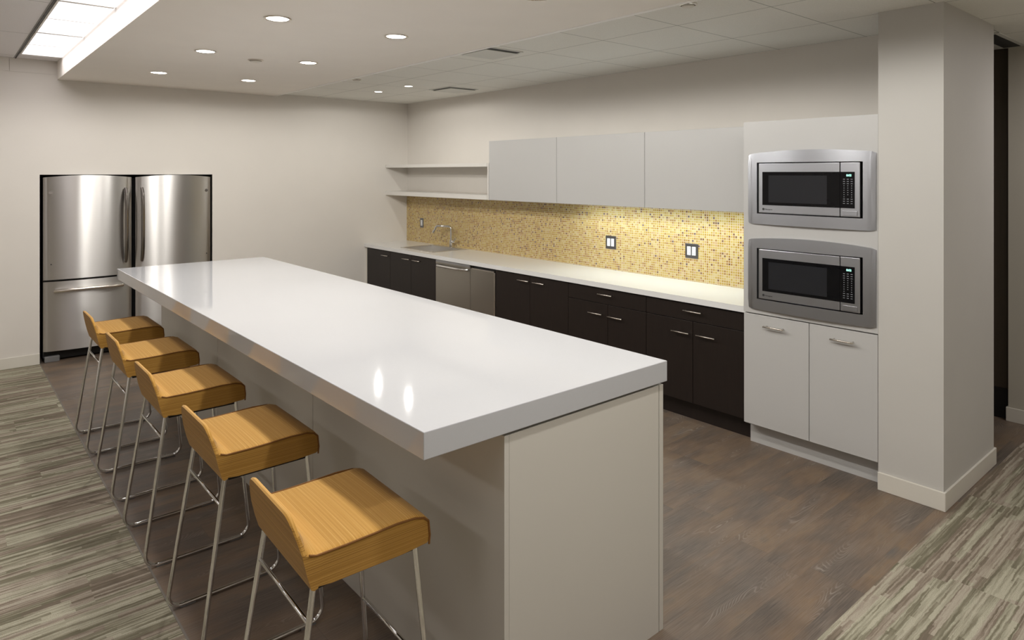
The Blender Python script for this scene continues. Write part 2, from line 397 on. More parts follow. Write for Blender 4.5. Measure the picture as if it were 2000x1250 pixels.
# ceilings: dropped drywall field, tile on the kitchen side, higher speckled tile on the left
YS0 = -1.6
b = bmesh.new(); bx(b, XSL, XSR, YS0, YW, ZS, 2.98); struct('ceiling', b, M['drywall'])
struct('ceiling', box(XSR, XR1, YS0, 9.2, ZT, 2.98), M['tile'])
b = bmesh.new(); bx(b, XL0, XSL, YB0, YW, ZL, 2.98); bx(b, XSL, XR1, YB0, YS0, ZL, 2.98); struct('ceiling', b, M['tile_left'])
struct('trim_2', box(XSR-0.022, XSR+0.004, YS0, YW, ZS-0.005, ZS+0.03, bev=0.002), M['bead'])
# band closing the top of the fridge wall under the high ceiling, with its butt joint
b = bmesh.new(); bx(b, XL0, 0.492, YW-0.006, YW+0.01, 2.705, ZL); bx(b, 0.498, XSL, YW-0.006, YW+0.01, 2.705, ZL)
struct('trim_3', b, M['wall'])
struct('trim_4', box(0.536, 0.546, YB0, YW-0.01, ZL-0.006, ZL, bev=0.001), M['slot'])

# ------------------------------------------------------------------ ceiling fixtures
def downlight(x, y, z, r, label, w, grp):
    t = thing('downlight', label, 'light', (x, y, z), grp)
    obj('trim_ring', lathe(bmesh.new(), [(r*0.82, z), (r*1.02, z), (r*1.05, z-0.003), (r*1.0, z-0.006), (r*0.88, z-0.005), (r*0.82, z-0.002)], x, y, 40, False, False), M['nickel'], t)
    obj('lens', lathe(bmesh.new(), [(r*0.82, z-0.0005), (r*0.82, z-0.003), (r*0.5, z-0.004)], x, y, 40), M['lens'], t)
    spot_light('lamp', (x, y, z-0.02), w, WARM, t, rad=0.06 if r > 0.06 else 0.02)
    return t
cols = {1.475: 'left', 2.25: 'right'}
rows = [(3.79, 'second row from the front'), (5.145, 'third row from the front'), (6.50, 'last row by the refrigerator wall')]
d0 = far0 = near0 = None; GRP = 'recessed downlights in the drywall ceiling'
for x in (1.475, 2.25):
    for y, rn in rows:
        lb = 'round recessed downlight in the drywall ceiling, %s column, %s' % (cols[x], rn)
        if d0 is None: d0 = downlight(x, y, ZS, 0.074, lb, DOWNLIGHT_W, GRP)
        elif y > 6: far0 = dup(far0, (x, y, ZS), lb) if far0 else downlight(x, y, ZS, 0.074, lb, DOWNLIGHT_FAR_W, GRP)
        else: dup(d0, (x, y, ZS), lb)
d0 = downlight(2.27, 2.47, ZS, 0.074, 'round recessed downlight cut off by the top edge of the photo', DOWNLIGHT_AISLE_W, GRP)
for x, y, lb in ((1.475, 2.44, 'recessed downlight above the near stools, out of frame'), (1.475, 1.09, 'recessed downlight over the near island end, left column'), (2.25, 1.09, 'recessed downlight over the near island end, right column'), (1.475, -0.26, 'recessed downlight behind the camera, left column'), (2.25, -0.26, 'recessed downlight behind the camera, right column')):
    if x > 2: dup(d0, (x, y, ZS), lb)
    else: near0 = dup(near0, (x, y, ZS), lb) if near0 else downlight(x, y, ZS, 0.074, lb, DOWNLIGHT_NEAR_W, GRP)
e0 = downlight(3.727, 6.66, ZT, 0.05, 'small recessed downlight in the ceiling tile, the one nearer the refrigerator wall', TILE_DOWN_W, 'small downlights near the sink')
dup(e0, (3.727, 6.03, ZT), 'small recessed downlight in the ceiling tile, the one nearer the supply vent')
for y, lb in ((3.6, 'recessed downlight in ceiling tile hidden above the soffit edge'),): pass

def cover(x, y, z, r, name, label, cat):
    t = thing(name, label, cat, (x, y, z))
    obj('base_ring', lathe(bmesh.new(), [(r*0.78, z), (r, z), (r, z-0.006), (r*0.80, z-0.010), (r*0.78, z-0.004)], x, y, 36, False, False), M['nickel'], t)
    obj('gap', lathe(bmesh.new(), [(r*0.78, z-0.0005), (r*0.78, z-0.003)], x, y, 36), M['slot'], t)
    obj('cap', lathe(bmesh.new(), [(r*0.66, z-0.003), (r*0.70, z-0.014), (r*0.60, z-0.018), (r*0.1, z-0.019)], x, y, 36), M['trimw'], t)
cover(1.885, 5.29, ZS, 0.058, 'sprinkler_cover', 'small round sprinkler cover among the drywall ceiling downlights', 'sprinkler')
cover(3.075, 5.92, ZT, 0.045, 'sprinkler_cover', 'small round sprinkler cover in ceiling tile beside the drywall edge', 'sprinkler')
cover(3.052, 2.13, ZT, 0.048, 'smoke_detector', 'round grey smoke detector at top of photo by drywall edge', 'smoke detector')

def diffuser(x0, y0, s, label):
    x1, y1 = x0+s, y0+s; z = ZT
    t = thing('ceiling_vent', label, 'vent', (x0+s/2, y0+s/2, z), 'square plaque ceiling vents')
    b = bmesh.new(); bx(b, x0, x1, y0, y1, z-0.004, z-0.0005); obj('dark_neck', b, M['slot'], t)
    b = bmesh.new(); w = 0.05
    bx(b, x0+w, x1+0.02, y0+w, y1+0.02, z-0.012, z-0.005, bev=0.003); obj('plaque', b, M['tile_plain'], t)
    b = bmesh.new(); e = 0.012
    bx(b, x0-e, x0, y0-e, y1+e, z-0.006, z); bx(b, x1, x1+e, y0-e, y1+e, z-0.006, z); bx(b, x0, x1, y0-e, y0, z-0.006, z); bx(b, x0, x1, y1, y1+e, z-0.006, z)
    obj('frame', b, M['tile_plain'], t)
M['tile_plain'] = paint('vent_white', (0.70, 0.70, 0.66), 0.6)
diffuser(4.07, 5.78, 0.36, 'square white plaque vent in ceiling tile near the far kitchen corner')
diffuser(2.972, 3.78, 0.34, 'square plaque vent tucked against the drywall ceiling edge')
t = thing('ceiling_vent', 'dark slot vent in the hall ceiling beyond the pier', 'vent', (5.46, 1.33, ZT))
obj('frame', box(5.18, 5.86, 1.26, 1.46, ZT-0.006, ZT-0.0005, bev=0.002), M['tile_plain'], t)
obj('slot', box(5.22, 5.82, 1.29, 1.39, ZT-0.008, ZT-0.005), M['slot'], t)

def troffer(x0, y0, label, w=TROFFER_W, ZL=ZL):
    t = thing('troffer_light', label, 'light', (x0+0.15, y0+0.6, ZL), 'linear troffer lights in the high ceiling')
    b = bmesh.new(); bx(b, x0, x0+0.3, y0, y0+0.012, ZL-0.008, ZL); bx(b, x0, x0+0.3, y0+1.188, y0+1.2, ZL-0.008, ZL)
    bx(b, x0, x0+0.012, y0, y0+1.2, ZL-0.008, ZL); bx(b, x0, x0+0.3, y0+0.595, y0+0.605, ZL-0.008, ZL)
    obj('frame', b, M['shelf'], t)
    for k in range(2): obj('lens', box(x0+0.012, x0+0.306, y0+0.012+0.593*k, y0+0.595+0.593*k, ZL-0.006, ZL-0.001), M['troffer'], t)
    area_light('lamp', (x0+0.15, y0+0.6, ZL-0.02), (0, 0, 0), 0.27, 1.16, w, COOL, t)
    return t
tr = troffer(0.55, 6.10, 'long white troffer light beside the dropped ceiling, section nearest the refrigerator wall')
for y, lb in ((4.89, 'long white troffer light section cut by the top edge of the photo'), (3.68, 'third troffer light section from the refrigerator wall'), (2.47, 'fourth troffer light section from the refrigerator wall'), (1.26, 'fifth troffer light section from the refrigerator wall'), (0.05, 'troffer light section beside the camera')):
    dup(tr, (0.70, y+0.6, ZL), lb)
to = troffer(-2.05, 4.4, 'added unseen fill troffer left of frame, far one', FILL_LEFT_W)  # unseen fixtures added left of and behind the camera as fill light
dup(to, (-1.9, 1.5, ZL), 'added unseen fill troffer left of frame, near one')
to = troffer(-1.15, -3.1, 'added unseen fill troffer behind the camera, left one', FILL_BACK_W)
for x, y, lb in ((1.2, -2.5, 'added unseen fill troffer behind the camera, middle one'), (3.4, -2.5, 'added unseen fill troffer behind the camera, right one')):
    dup(to, (x, y, ZL), lb)
th = troffer(5.2, -0.5, 'added unseen fill troffer to the right of the pier, out of frame', FILL_HALL_W, ZT)  # unseen fixture added to brighten the hall wall

# ------------------------------------------------------------------ refrigerators
def fridge(x0, x1, hinge, lab):
    y = YW-0.005
    t = thing('refrigerator', lab, 'refrigerator', ((x0+x1)/2, y+0.4, 0), 'refrigerators in the wall niche')
    obj('cabinet', box(x0+0.004, x1-0.004, y+0.065, y+0.72, 0.03, 1.725, bev=0.004), M['rubber'], t)
    def face(name, za, zb, crown):
        b = bmesh.new(); n = 28; bow = 0.045
        top = []; bot = []; tb = []; bb = []
        for i in range(n+1):
            s = i/n; u = 2*s-1; xx = x0+(x1-x0)*s
            e = max(0.0, (abs(u)-0.955)/0.045); yy = y-bow*(1-u*u)+0.012*e*e
            zt = zb+crown*(1-u*u)
            bot.append(b.verts.new((xx, yy, za))); top.append(b.verts.new((xx, yy, zt)))
            bb.append(b.verts.new((xx, y+0.055, za))); tb.append(b.verts.new((xx, y+0.055, zt)))
        for i in range(n):
            b.faces.new((bot[i], bot[i+1], top[i+1], top[i])).smooth = True
            b.faces.new((top[i], top[i+1], tb[i+1], tb[i])); b.faces.new((bb[i], bb[i+1], bot[i+1], bot[i])); b.faces.new((tb[i], tb[i+1], bb[i+1], bb[i]))
        b.faces.new((bot[0], top[0], tb[0], bb[0])); b.faces.new((bot[-1], bb[-1], tb[-1], top[-1]))
        return obj(name, b, M['steel'], t)
    up = face('door', 0.775, 1.736, 0.022); lo = face('freezer_drawer', 0.105, 0.757, 0.0)
    hx = x1-0.058 if hinge == 'L' else x0+0.052
    def fy(x): u = 2*(x-x0)/(x1-x0)-1; return y-0.045*(1-u*u)
    pts = []
    for i in range(21):
        s = i/20; pts.append((hx, fy(hx)-0.012-0.05*(1-(2*s-1)**4), 0.895+s*0.735))
    b = bmesh.new(); tube(b, pts, [0.0175 if 0 < i < 20 else 0.014 for i in range(21)], 12, flat=(1, 1.15))
    obj('handle', b, M['handle_steel'], up)
    for zz in (1.622, 0.905):
        b = bmesh.new(); tube(b, [(hx, fy(hx)+0.002, zz), (hx, fy(hx)-0.022, zz)], 0.014); obj('handle_mount', b, M['chrome'], up)
    pts = []; h0, h1 = x0+0.085, x1-0.085
    for i in range(25):
        s = i/24; xx = h0+(h1-h0)*s; pts.append((xx, fy(xx)-0.012-0.042*(1-(2*s-1)**4), 0.668+0.012*(1-(2*s-1)**2)))
    b = bmesh.new(); tube(b, pts, 0.0175, 12); obj('handle', b, M['nickel'], lo)
    bxp = x0+0.056 if hinge == 'L' else x1-0.048
    b = bmesh.new(); discy(b, bxp, fy(bxp)+0.002, 1.594, 0.016, 0.007); obj('round_badge', b, M['handle_steel'], up)
    b = bmesh.new(); discy(b, bxp+0.004, fy(bxp)+0.002, 0.92, 0.006, 0.004, 12); obj('hinge_plug', b, M['slot'], up)
    obj('toe_grille', box(x0+0.01, x1-0.01, y+0.04, y+0.075, 0.02, 0.10), M['dark'], t)
    for xx in (x0+0.01, x1-0.13): obj('foot', box(xx, xx+0.12, y+0.005, y+0.06, 0.0, 0.055, bev=0.006), M['rubber'], t)
fridge(0.750, 1.483, 'L', 'stainless bottom-freezer refrigerator on the left, door handle on its right side')
fridge(1.518, 2.236, 'R', 'stainless refrigerator on the right, door handle on its left side, partly behind island')

# ------------------------------------------------------------------ kitchen run
def pull(y, z, xf, ln, parent, mat='nickel', r=0.005, out=0.03):
    b = bmesh.new(); tube(b, [(xf-out, y-ln/2, z), (xf-out, y+ln/2, z)], r, 10)
    for s in (-1, 1): tube(b, [(xf+0.001, y+s*ln*0.40, z), (xf-out, y+s*ln*0.40, z)], r*0.8, 8)
    return obj('handle', b, M[mat], parent)
ZB = ZC-CT; TK = 0.138
def base_cab(y0, y1, label, doors, drawer=None, filler=None):
    """y0 < y1; doors: list of (ya, yb, handle_y, handle_z)"""
    t = thing('base_cabinet', label, 'cabinet', (XD+0.3, (y0+y1)/2, 0), 'dark base cabinets under the kitchen counter')
    b = bmesh.new(); x0, x1 = XD+0.02, XB-0.012
    bx(b, x0, x1, y0+0.001, y0+0.019, TK, ZB-0.002); bx(b, x0, x1, y1-0.019, y1-0.001, TK, ZB-0.002); bx(b, x0, x1, y0+0.019, y1-0.019, TK, TK+0.018)
    bx(b, x1-0.012, x1, y0+0.019, y1-0.019, TK+0.018, ZB-0.002); bx(b, x0, x0+0.018, y0+0.019, y1-0.019, ZB-0.06, ZB-0.002)
    obj('carcass', b, M['espresso'], t)
    obj('toe_kick', box(4.162, 4.18, y0, y1, 0.0, TK), M['espresso'], t)
    g = 0.002; dz = ZB-0.012
    if drawer:
        zs, hy, hz = drawer
        d = obj('drawer_front', box(XD, XD+0.019, y0+g, y1-g, zs+g, dz, bev=0.0015), M['espresso'], t); pull(hy, hz, XD, 0.15, d); top = zs-g
    else: top = dz
    for ya, yb, hy, hz in doors:
        d = obj('door', box(XD, XD+0.019, ya+g, yb-g, TK+0.002, top, bev=0.0015), M['espresso'], t); pull(hy, hz, XD, 0.15, d)
    if filler: obj('filler_strip', box(XD+0.004, XD+0.022, filler[0], filler[1], TK, ZB-0.004), M['trimw'], t, 'pale filler strip against the wall')
base_cab(7.028, 7.592, 'dark brown single-door base cabinet at the far end against the wall', [(7.028, 7.592, 7.12, 0.79)], None, (7.594, YW-0.001))
base_cab(6.066, 7.028, 'dark brown two-door base cabinet under the sink', [(6.562, 7.028, 6.64, 0.795), (6.066, 6.562, 6.425, 0.795)])
base_cab(4.058, 5.041, 'dark brown two-door base cabinet just right of the steel appliances', [(4.547, 5.041, 4.615, 0.795), (4.058, 4.547, 4.41, 0.795)])
base_cab(3.229, 4.058, 'dark brown base cabinet with drawer and two doors below the middle outlet', [(3.614, 4.058, 3.73, 0.637), (3.229, 3.614, 3.52, 0.634)], (0.722, 3.625, 0.80))
base_cab(2.394, 3.229, 'dark brown base cabinet with drawer and two doors touching the tall white cabinet', [(2.815, 3.229, 2.905, 0.634), (2.394, 2.815, 2.695, 0.636)], (0.722, 2.803, 0.795))

# dishwasher and ice maker
t = thing('dishwasher', 'stainless dishwasher with a curved bar handle beside the sink cabinet', 'dishwasher', (XD+0.3, 5.75, 0))
obj('tub', box(XD+0.03, XB-0.02, 5.446, 6.054, 0.10, ZB-0.006), M['rubber'], t)
d = obj('door', box(XD-0.006, XD+0.029, 5.442, 6.058, 0.12, ZB-0.006, bev=0.004), M['steel_dark'], t)
pts = [(XD-0.012-0.042*(1-(2*i/20-1)**6), 5.47+0.56*i/20, 0.795) for i in range(21)]
b = bmesh.new(); tube(b, pts, 0.013, 12); obj('handle', b, M['chrome'], d)
obj('control_strip', box(XD-0.0075, XD-0.005, 5.447, 6.053, 0.826, 0.846), M['steel_m'], d)
obj('toe_panel', box(4.15, 4.17, 5.446, 6.054, 0, 0.118), M['dark'], t)
t = thing('ice_maker', 'narrow stainless undercounter ice maker to the right of the dishwasher', 'ice maker', (XD+0.3, 5.24, 0))
obj('cabinet', box(XD+0.035, XB-0.03, 5.052, 5.428, 0.03, ZB-0.025), M['rubber'], t)
d = obj('door', box(XD-0.003, XD+0.034, 5.047, 5.440, 0.12, ZB-0.040, bev=0.003), M['steel_dark'], t)
obj('edge_trim', box(XD-0.0045, XD-0.0025, 5.047, 5.063, 0.12, ZB-0.042), M['nickel'], d)
obj('top_grip', box(XD-0.006, XD+0.02, 5.062, 5.42, ZB-0.040, ZB-0.030, bev=0.002), M['nickel'], t)
obj('toe_panel', box(4.15, 4.17, 5.052, 5.428, 0, 0.118), M['dark'], t)

# countertop with the sink cut-out
SY0, SY1, SX0, SX1 = 6.265, 6.905, 4.19, 4.60
M['quartz_k'] = paint('kitchen_quartz', (0.82, 0.825, 0.82), 0.15, 0.015, 0.5)
b = bmesh.new(); cy0 = YT+0.001
bx(b, XC, XB-0.011, cy0, SY0, ZB, ZC); bx(b, XC, XB-0.011, SY1, YW-0.001, ZB, ZC); bx(b, XC, SX0, SY0, SY1, ZB, ZC); bx(b, SX1, XB-0.011, SY0, SY1, ZB, ZC)
bmesh.ops.remove_doubles(b, verts=b.verts[:], dist=1e-5)
tag(obj('kitchen_countertop', b, M['quartz_k']), 'long white countertop running along the mosaic wall to the tall cabinet', 'countertop')
t = thing('sink', 'stainless drop-in sink in the far end of the kitchen countertop', 'sink', ((SX0+SX1)/2, (SY0+SY1)/2, ZC))
b = bmesh.new(); rx = 0.022
bx(b, SX0-rx, SX1+0.06, SY0-rx, SY0+0.006, ZC+0.0003, ZC+0.005); bx(b, SX0-rx, SX1+0.06, SY1-0.006, SY1+rx, ZC+0.0003, ZC+0.005)
bx(b, SX0-rx, SX0+0.006, SY0+0.006, SY1-0.006, ZC+0.0003, ZC+0.005); bx(b, SX1-0.006, SX1+0.06, SY0+0.006, SY1-0.006, ZC+0.0003, ZC+0.005)
obj('rim', b, M['basin'], t)
b = bmesh.new(); w = 0.004; zb = ZC-0.17
bx(b, SX0+0.002, SX0+0.006, SY0+0.002, SY1-0.002, zb, ZC); bx(b, SX1-0.006, SX1-0.002, SY0+0.002, SY1-0.002, zb, ZC); bx(b, SX0+0.006, SX1-0.006, SY0+0.002, SY0+0.006, zb, ZC)
bx(b, SX0+0.006, SX1-0.006, SY1-0.006, SY1-0.002, zb, ZC); bx(b, SX0+0.006, SX1-0.006, SY0+0.006, SY1-0.006, zb, zb+0.004)
obj('basin', b, M['basin'], t)
b = bmesh.new(); lathe(b, [(0.045, zb+0.004), (0.045, zb+0.007), (0.03, zb+0.006)], (SX0+SX1)/2, 6.58); obj('drain', b, M['chrome'], t)
t = thing('faucet', 'chrome single-lever faucet arching over the sink', 'faucet', (4.625, 6.536, ZC+0.005))
fx, fy_, z0 = 4.625, 6.536, ZC+0.005
b = bmesh.new(); lathe(b, [(0.026, z0), (0.026, z0+0.008), (0.020, z0+0.012), (0.019, z0+0.085), (0.016, z0+0.09)], fx, fy_, 24); obj('body', b, M['chrome'], t)
b = bmesh.new(); tube(b, fillet([(fx, fy_, z0+0.085), (fx, fy_, z0+0.245), (fx-0.10, fy_+0.16, z0+0.25), (fx-0.115, fy_+0.185, z0+0.185)], 0.035), 0.0125); obj('spout', b, M['chrome'], t)
b = bmesh.new(); tube(b, [(fx-0.115, fy_+0.185, z0+0.195), (fx-0.122, fy_+0.197, z0+0.165)], 0.015); obj('aerator', b, M['chrome'], t)
b = bmesh.new(); tube(b, [(fx, fy_-0.012, z0+0.06), (fx, fy_-0.055, z0+0.072)], 0.014); tube(b, [(fx, fy_-0.045, z0+0.07), (fx-0.01, fy_-0.115, z0+0.115)], [0.007, 0.005]); obj('lever', b, M['chrome'], t)

# mosaic backsplash, outlets
ZM = 1.545
tag(obj('mosaic_backsplash', box(XB-0.010, XB-0.0015, YT+0.002, YW-0.002, ZC-0.04, ZM), M['mosaic']), 'gold and amber glass mosaic tile backsplash behind the kitchen counter', 'backsplash')
def outlet(y, z, gangs, label, kind, grp=None):
    t = thing('outlet' if kind == 'o' else 'light_switch', label, 'outlet' if kind == 'o' else 'switch', (XB-0.010, y, z), grp)
    w = 0.075 if gangs == 1 else 0.122; x = XB-0.010
    obj('cover_plate', box(x-0.006, x-0.0002, y-w/2, y+w/2, z-0.06, z+0.06, bev=0.002), M['plate'], t)
    for k in range(gangs):
        yy = y+(k-(gangs-1)/2)*0.047
        r = obj('receptacle' if kind == 'o' else 'rocker', box(x-0.009, x-0.0058, yy-0.0175, yy+0.0175, z-0.035, z+0.035, bev=0.001), M['switch'], t)
        if kind == 'o':
            b = bmesh.new()
            for dz in (-0.019, 0.019):
                for dy in (-0.006, 0.006): bx(b, x-0.0094, x-0.0088, yy+dy-0.001, yy+dy+0.001, z+dz-0.004, z+dz+0.005)
                discx(b, x-0.0088, yy, z+dz-0.009, 0.0022, 0.0006, 8)
            obj('slots', b, M['slot'], r)
outlet(4.10, 1.145, 2, 'grey double switch plate with two white rockers, middle of the mosaic wall', 's')
outlet(3.233, 1.143, 2, 'grey double outlet plate with white receptacles nearest the tall cabinet', 'o')
outlet(7.26, 1.145, 1, 'grey single outlet plate on the mosaic beside the faucet', 'o')

# wall cabinets
XU = 4.38; ZU0, ZU1 = 1.497, 2.111
def wall_cab(y0, y1, label):
    t = thing('wall_cabinet', label, 'cabinet', (XU+0.15, (y0+y1)/2, ZU0), 'white wall cabinets above the mosaic')
    obj('carcass', box(XU+0.021, XB-0.011, y0+0.0005, y1-0.0005, ZU0+0.036, ZU1-0.001), M['lam'], t)
    obj('door', box(XU, XU+0.019, y0+0.002, y1-0.002, ZU0, ZU1, bev=0.0015), M['lam'], t)
wall_cab(4.499, 5.509, 'white handleless wall cabinet beside the open shelves')
wall_cab(3.474, 4.499, 'white handleless wall cabinet in the middle of the row')
wall_cab(2.394, 3.474, 'white handleless wall cabinet next to the tall microwave cabinet')
for z0, z1, lb in ((1.497, 1.545, 'lower white open shelf in the corner beside wall cabinets'), (1.845, 1.882, 'upper white open shelf in the corner beside wall cabinets')):
    tag(obj('wall_shelf', box(XU-0.01, XB-0.011 if z0 < 1.6 else XB-0.0005, 5.531, YW-0.001, z0, z1, bev=0.0015), M['shelf']), lb, 'shelf', 'open shelves in the kitchen corner')
tag(obj('shelf_end_panel', box(XU-0.005, XB-0.011, 5.511, 5.529, ZU0, 1.882, bev=0.001), M['shelf']), 'thin white panel closing the open shelves against the wall cabinet', 'panel')
t = thing('undercabinet_light', 'slim light strip under the wall cabinets washing the mosaic', 'light', (4.46, 3.44, ZU0))
obj('housing', box(4.42, 4.50, 2.46, 4.42, ZU0+0.012, ZU0+0.035), M['shelf'], t)
obj('lens', box(4.43, 4.49, 2.48, 4.40, ZU0+0.009, ZU0+0.0125), M['strip'], t)
area_light('lamp', (4.47, 3.44, ZU0+0.006), (0, 0, 0), 0.05, 1.9, UNDERCAB_W, STRIP, t)

# tall cabinet
GZ = 0.868
t = thing('tall_cabinet', 'tall white cabinet holding two built-in microwaves above two doors', 'cabinet', (XF+0.3, (YT+YP)/2, 0))
ya, yb = YP+0.001, YT-0.001
b = bmesh.new()
bx(b, XF+0.021, XB-0.012, yb-0.018, yb, TK, ZU1-0.001); bx(b, XF+0.021, XB-0.012, ya, ya+0.018, TK, ZU1-0.001)
for zz in (TK, GZ-0.009, 1.395, ZU1-0.019): bx(b, XF+0.021, XB-0.012, ya+0.018, yb-0.018, zz, zz+0.018)
bx(b, XB-0.024, XB-0.012, ya+0.018, yb-0.018, TK+0.018, ZU1-0.02)
obj('carcass', b, M['lam'], t)
b = bmesh.new(); o0, o1 = 1.62, 2.285
bx(b, XF, XF+0.019, ya, o0, GZ+0.004, ZU1); bx(b, XF, XF+0.019, o1, yb, GZ+0.004, ZU1)
bx(b, XF, XF+0.019, o0, o1, GZ+0.004, 0.965); bx(b, XF, XF+0.019, o0, o1, 1.302, 1.514); bx(b, XF, XF+0.019, o0, o1, 1.851, ZU1)
bmesh.ops.remove_doubles(b, verts=b.verts[:], dist=1e-5); obj('front_panel', b, M['lam'], t)
for y0, y1, hy in ((1.945, yb, 2.163), (ya, 1.945, 1.74)):
    d = obj('door', box(XF, XF+0.019, y0+0.002, y1-0.002, 0.148, GZ-0.004, bev=0.0015), M['lam'], t); pull(hy, 0.80, XF, 0.135, d, 'nickel', 0.006)
obj('toe_kick', box(4.115, 4.135, ya, yb, 0.0, TK), M['lam'], t)

def microwave(dz, label):
    y0, y1 = 1.558, 2.343; zb, zt = 1.451+dz, 1.900+dz
    t = thing('microwave', label, 'microwave', (XF, (y0+y1)/2, zb), 'built-in microwaves')
    # trim frame: arched top, bowed face, rectangular opening
    oy0, oy1, oz0, oz1 = 1.626, 2.279, 1.519+dz, 1.846+dz
    b = bmesh.new(); n = 32; fr = []
    def xface(u): return XF-0.010-0.016*(1-u*u)
    ys = sorted(set([y0+(y1-y0)*i/n for i in range(n+1)]+[oy0, oy1]))
    lay = []
    for y in ys:
        u = 2*(y-y0)/(y1-y0)-1; xx = xface(u); ztop = zt+0.022*(1-u*u); e = max(0, abs(u)-0.97)/0.03
        lay.append([(y, xx+0.006*e, zb+0.006*e), (y, xx, oz0), (y, xx, oz1), (y, xx+0.006*e, ztop-0.006*e)])
    V = [[b.verts.new((q[1], q[0], q[2])) for q in L] for L in lay]
    B = [[b.verts.new((XF-0.0005, q[0], q[2])) for q in L] for L in lay]
    for i in range(len(ys)-1):
        inside = ys[i] >= oy0-1e-6 and ys[i+1] <= oy1+1e-6
        for k in range(3):
            if k == 1 and inside: continue
            b.faces.new((V[i][k], V[i+1][k], V[i+1][k+1], V[i][k+1])).smooth = True
            b.faces.new((B[i][k], B[i][k+1], B[i+1][k+1], B[i+1][k]))
        b.faces.new((V[i][3], V[i+1][3], B[i+1][3], B[i][3])); b.faces.new((V[i][0], B[i][0], B[i+1][0], V[i+1][0]))
        if inside:
            b.faces.new((V[i][1], V[i+1][1], B[i+1][1], B[i][1])); b.faces.new((V[i][2], B[i][2], B[i+1][2], V[i+1][2]))
    for L0, L1 in ((V[0], B[0]), (V[-1], B[-1])):
        for k in range(3): b.faces.new((L0[k], L0[k+1], L1[k+1], L1[k]))
    for yy in (oy0, oy1):
        i = min(range(len(ys)), key=lambda q: abs(ys[q]-yy)); b.faces.new((V[i][1], V[i][2], B[i][2], B[i][1]))
    obj('trim_frame', b, M['steel_m'], t)
    obj('body', box(XF+0.022, XF+0.44, oy0+0.004, oy1-0.004, oz0+0.004, oz1-0.004), M['dark'], t)
    xf = XF-0.018; sy = 1.753
    d = obj('door', box(xf, XF+0.021, sy+0.0012, 2.266, 1.523+dz, 1.842+dz, bev=0.005, seg=3), M['steel_m'], t)
    p = obj('control_panel', box(xf, XF+0.021, 1.640, sy-0.0012, 1.523+dz, 1.842+dz, bev=0.005, seg=3), M['steel_m'], t)
    g0, g1, gz0, gz1 = 1.669, 2.239, 1.575+dz, 1.786+dz
    obj('door_glass', box(xf-0.0015, xf+0.002, sy+0.0005, g1, gz0, gz1, bev=0.0005), M['glass'], d)
    obj('window', box(xf-0.0021, xf-0.0012, 1.828, 2.197, 1.593+dz, 1.764+dz), M['window'], d)
    kg = obj('keypad_glass', box(xf-0.0015, xf+0.002, g0, sy-0.0005, gz0, gz1, bev=0.0005), M['glass'], p)
    b = bmesh.new(); bx(b, xf-0.0022, xf-0.0012, 1.676, 1.688, 1.7585+dz, 1.772+dz)
    bm2 = bmesh.new()
    text('clock_digits', '8:02', 0.017, (xf-0.0018, 1.716, 1.760+dz), (0, -1, 0), (0, 0, 1), M['lcd'], p); bm2.free(); b.free()
    b = bmesh.new()
    for r in range(12):
        for c in range(3):
            if r == 8 and c == 1: continue
            yy = 1.729-c*0.0215; zz = 1.743-r*0.0128+dz
            w = 0.0055 if r in (0, 1, 2, 9, 10, 11) else 0.003
            bx(b, xf-0.0019, xf-0.0014, yy-w, yy+w, zz-0.0016, zz+0.0016)
    obj('key_legends', b, M['ink'], p)
    obj('open_button', box(xf-0.003, xf+0.001, 1.655, 1.738, 1.531+dz, 1.560+dz, bev=0.0015), M['steel_m'], p)
    b = bmesh.new(); discx(b, xf+0.0005, 2.232, 1.549+dz, 0.0075, 0.0018, 20); obj('round_badge', b, M['slot'], d)
    text('lettering', 'Monogram', 0.011, (xf-0.0006, 2.220, 1.5445+dz), (0, -1, 0), (0, 0, 1), M['slot'], d)
microwave(0.0, 'upper built-in stainless microwave in the tall white cabinet')
microwave(-0.549, 'lower built-in stainless microwave just above the cabinet doors')

# ------------------------------------------------------------------ island
IL, IR, IN, IF, ZI, TI = 1.043, 2.166, 1.607, 5.877, 1.048, 0.080
tag(obj('island_countertop', box(IL, IR, IN, IF, ZI-TI, ZI, bev=0.0025), M['quartz']), 'thick white quartz countertop of the kitchen island', 'countertop')
t = thing('kitchen_island', 'pale grey panelled kitchen island under the thick white top', 'island', (1.75, 3.74, 0))
bx0, bx1, by0, by1 = 1.349, 2.15, IN+0.012, IF-0.012; zt = ZI-TI-0.0125
obj('core', box(bx0+0.02, bx1-0.02, by0+0.02, by1-0.02, 0.0, ZI-TI-0.0005), M['shadowline'], t)
for ya_, yb_ in ((by0+0.0, 3.031), (3.035, 4.453), (4.457, by1)):
    obj('back_panel', box(bx0, bx0+0.0195, ya_, yb_, 0.0, zt, bev=0.001), M['island'], t)
for ya_, yb_ in ((by0, by0+0.0195), (by1-0.0195, by1)):
    obj('end_panel', box(bx0+0.020, 2.128, ya_, yb_, 0.0, zt, bev=0.001), M['island'], t)
    obj('corner_post', box(2.132, bx1+0.006, ya_, yb_, 0.0, zt, bev=0.001), M['island'], t)
for k in range(5):
    y0 = by0+0.022+k*0.847
    obj('door', box(bx1-0.0195, bx1, y0, y0+0.843, 0.10, zt, bev=0.001), M['island'], t)

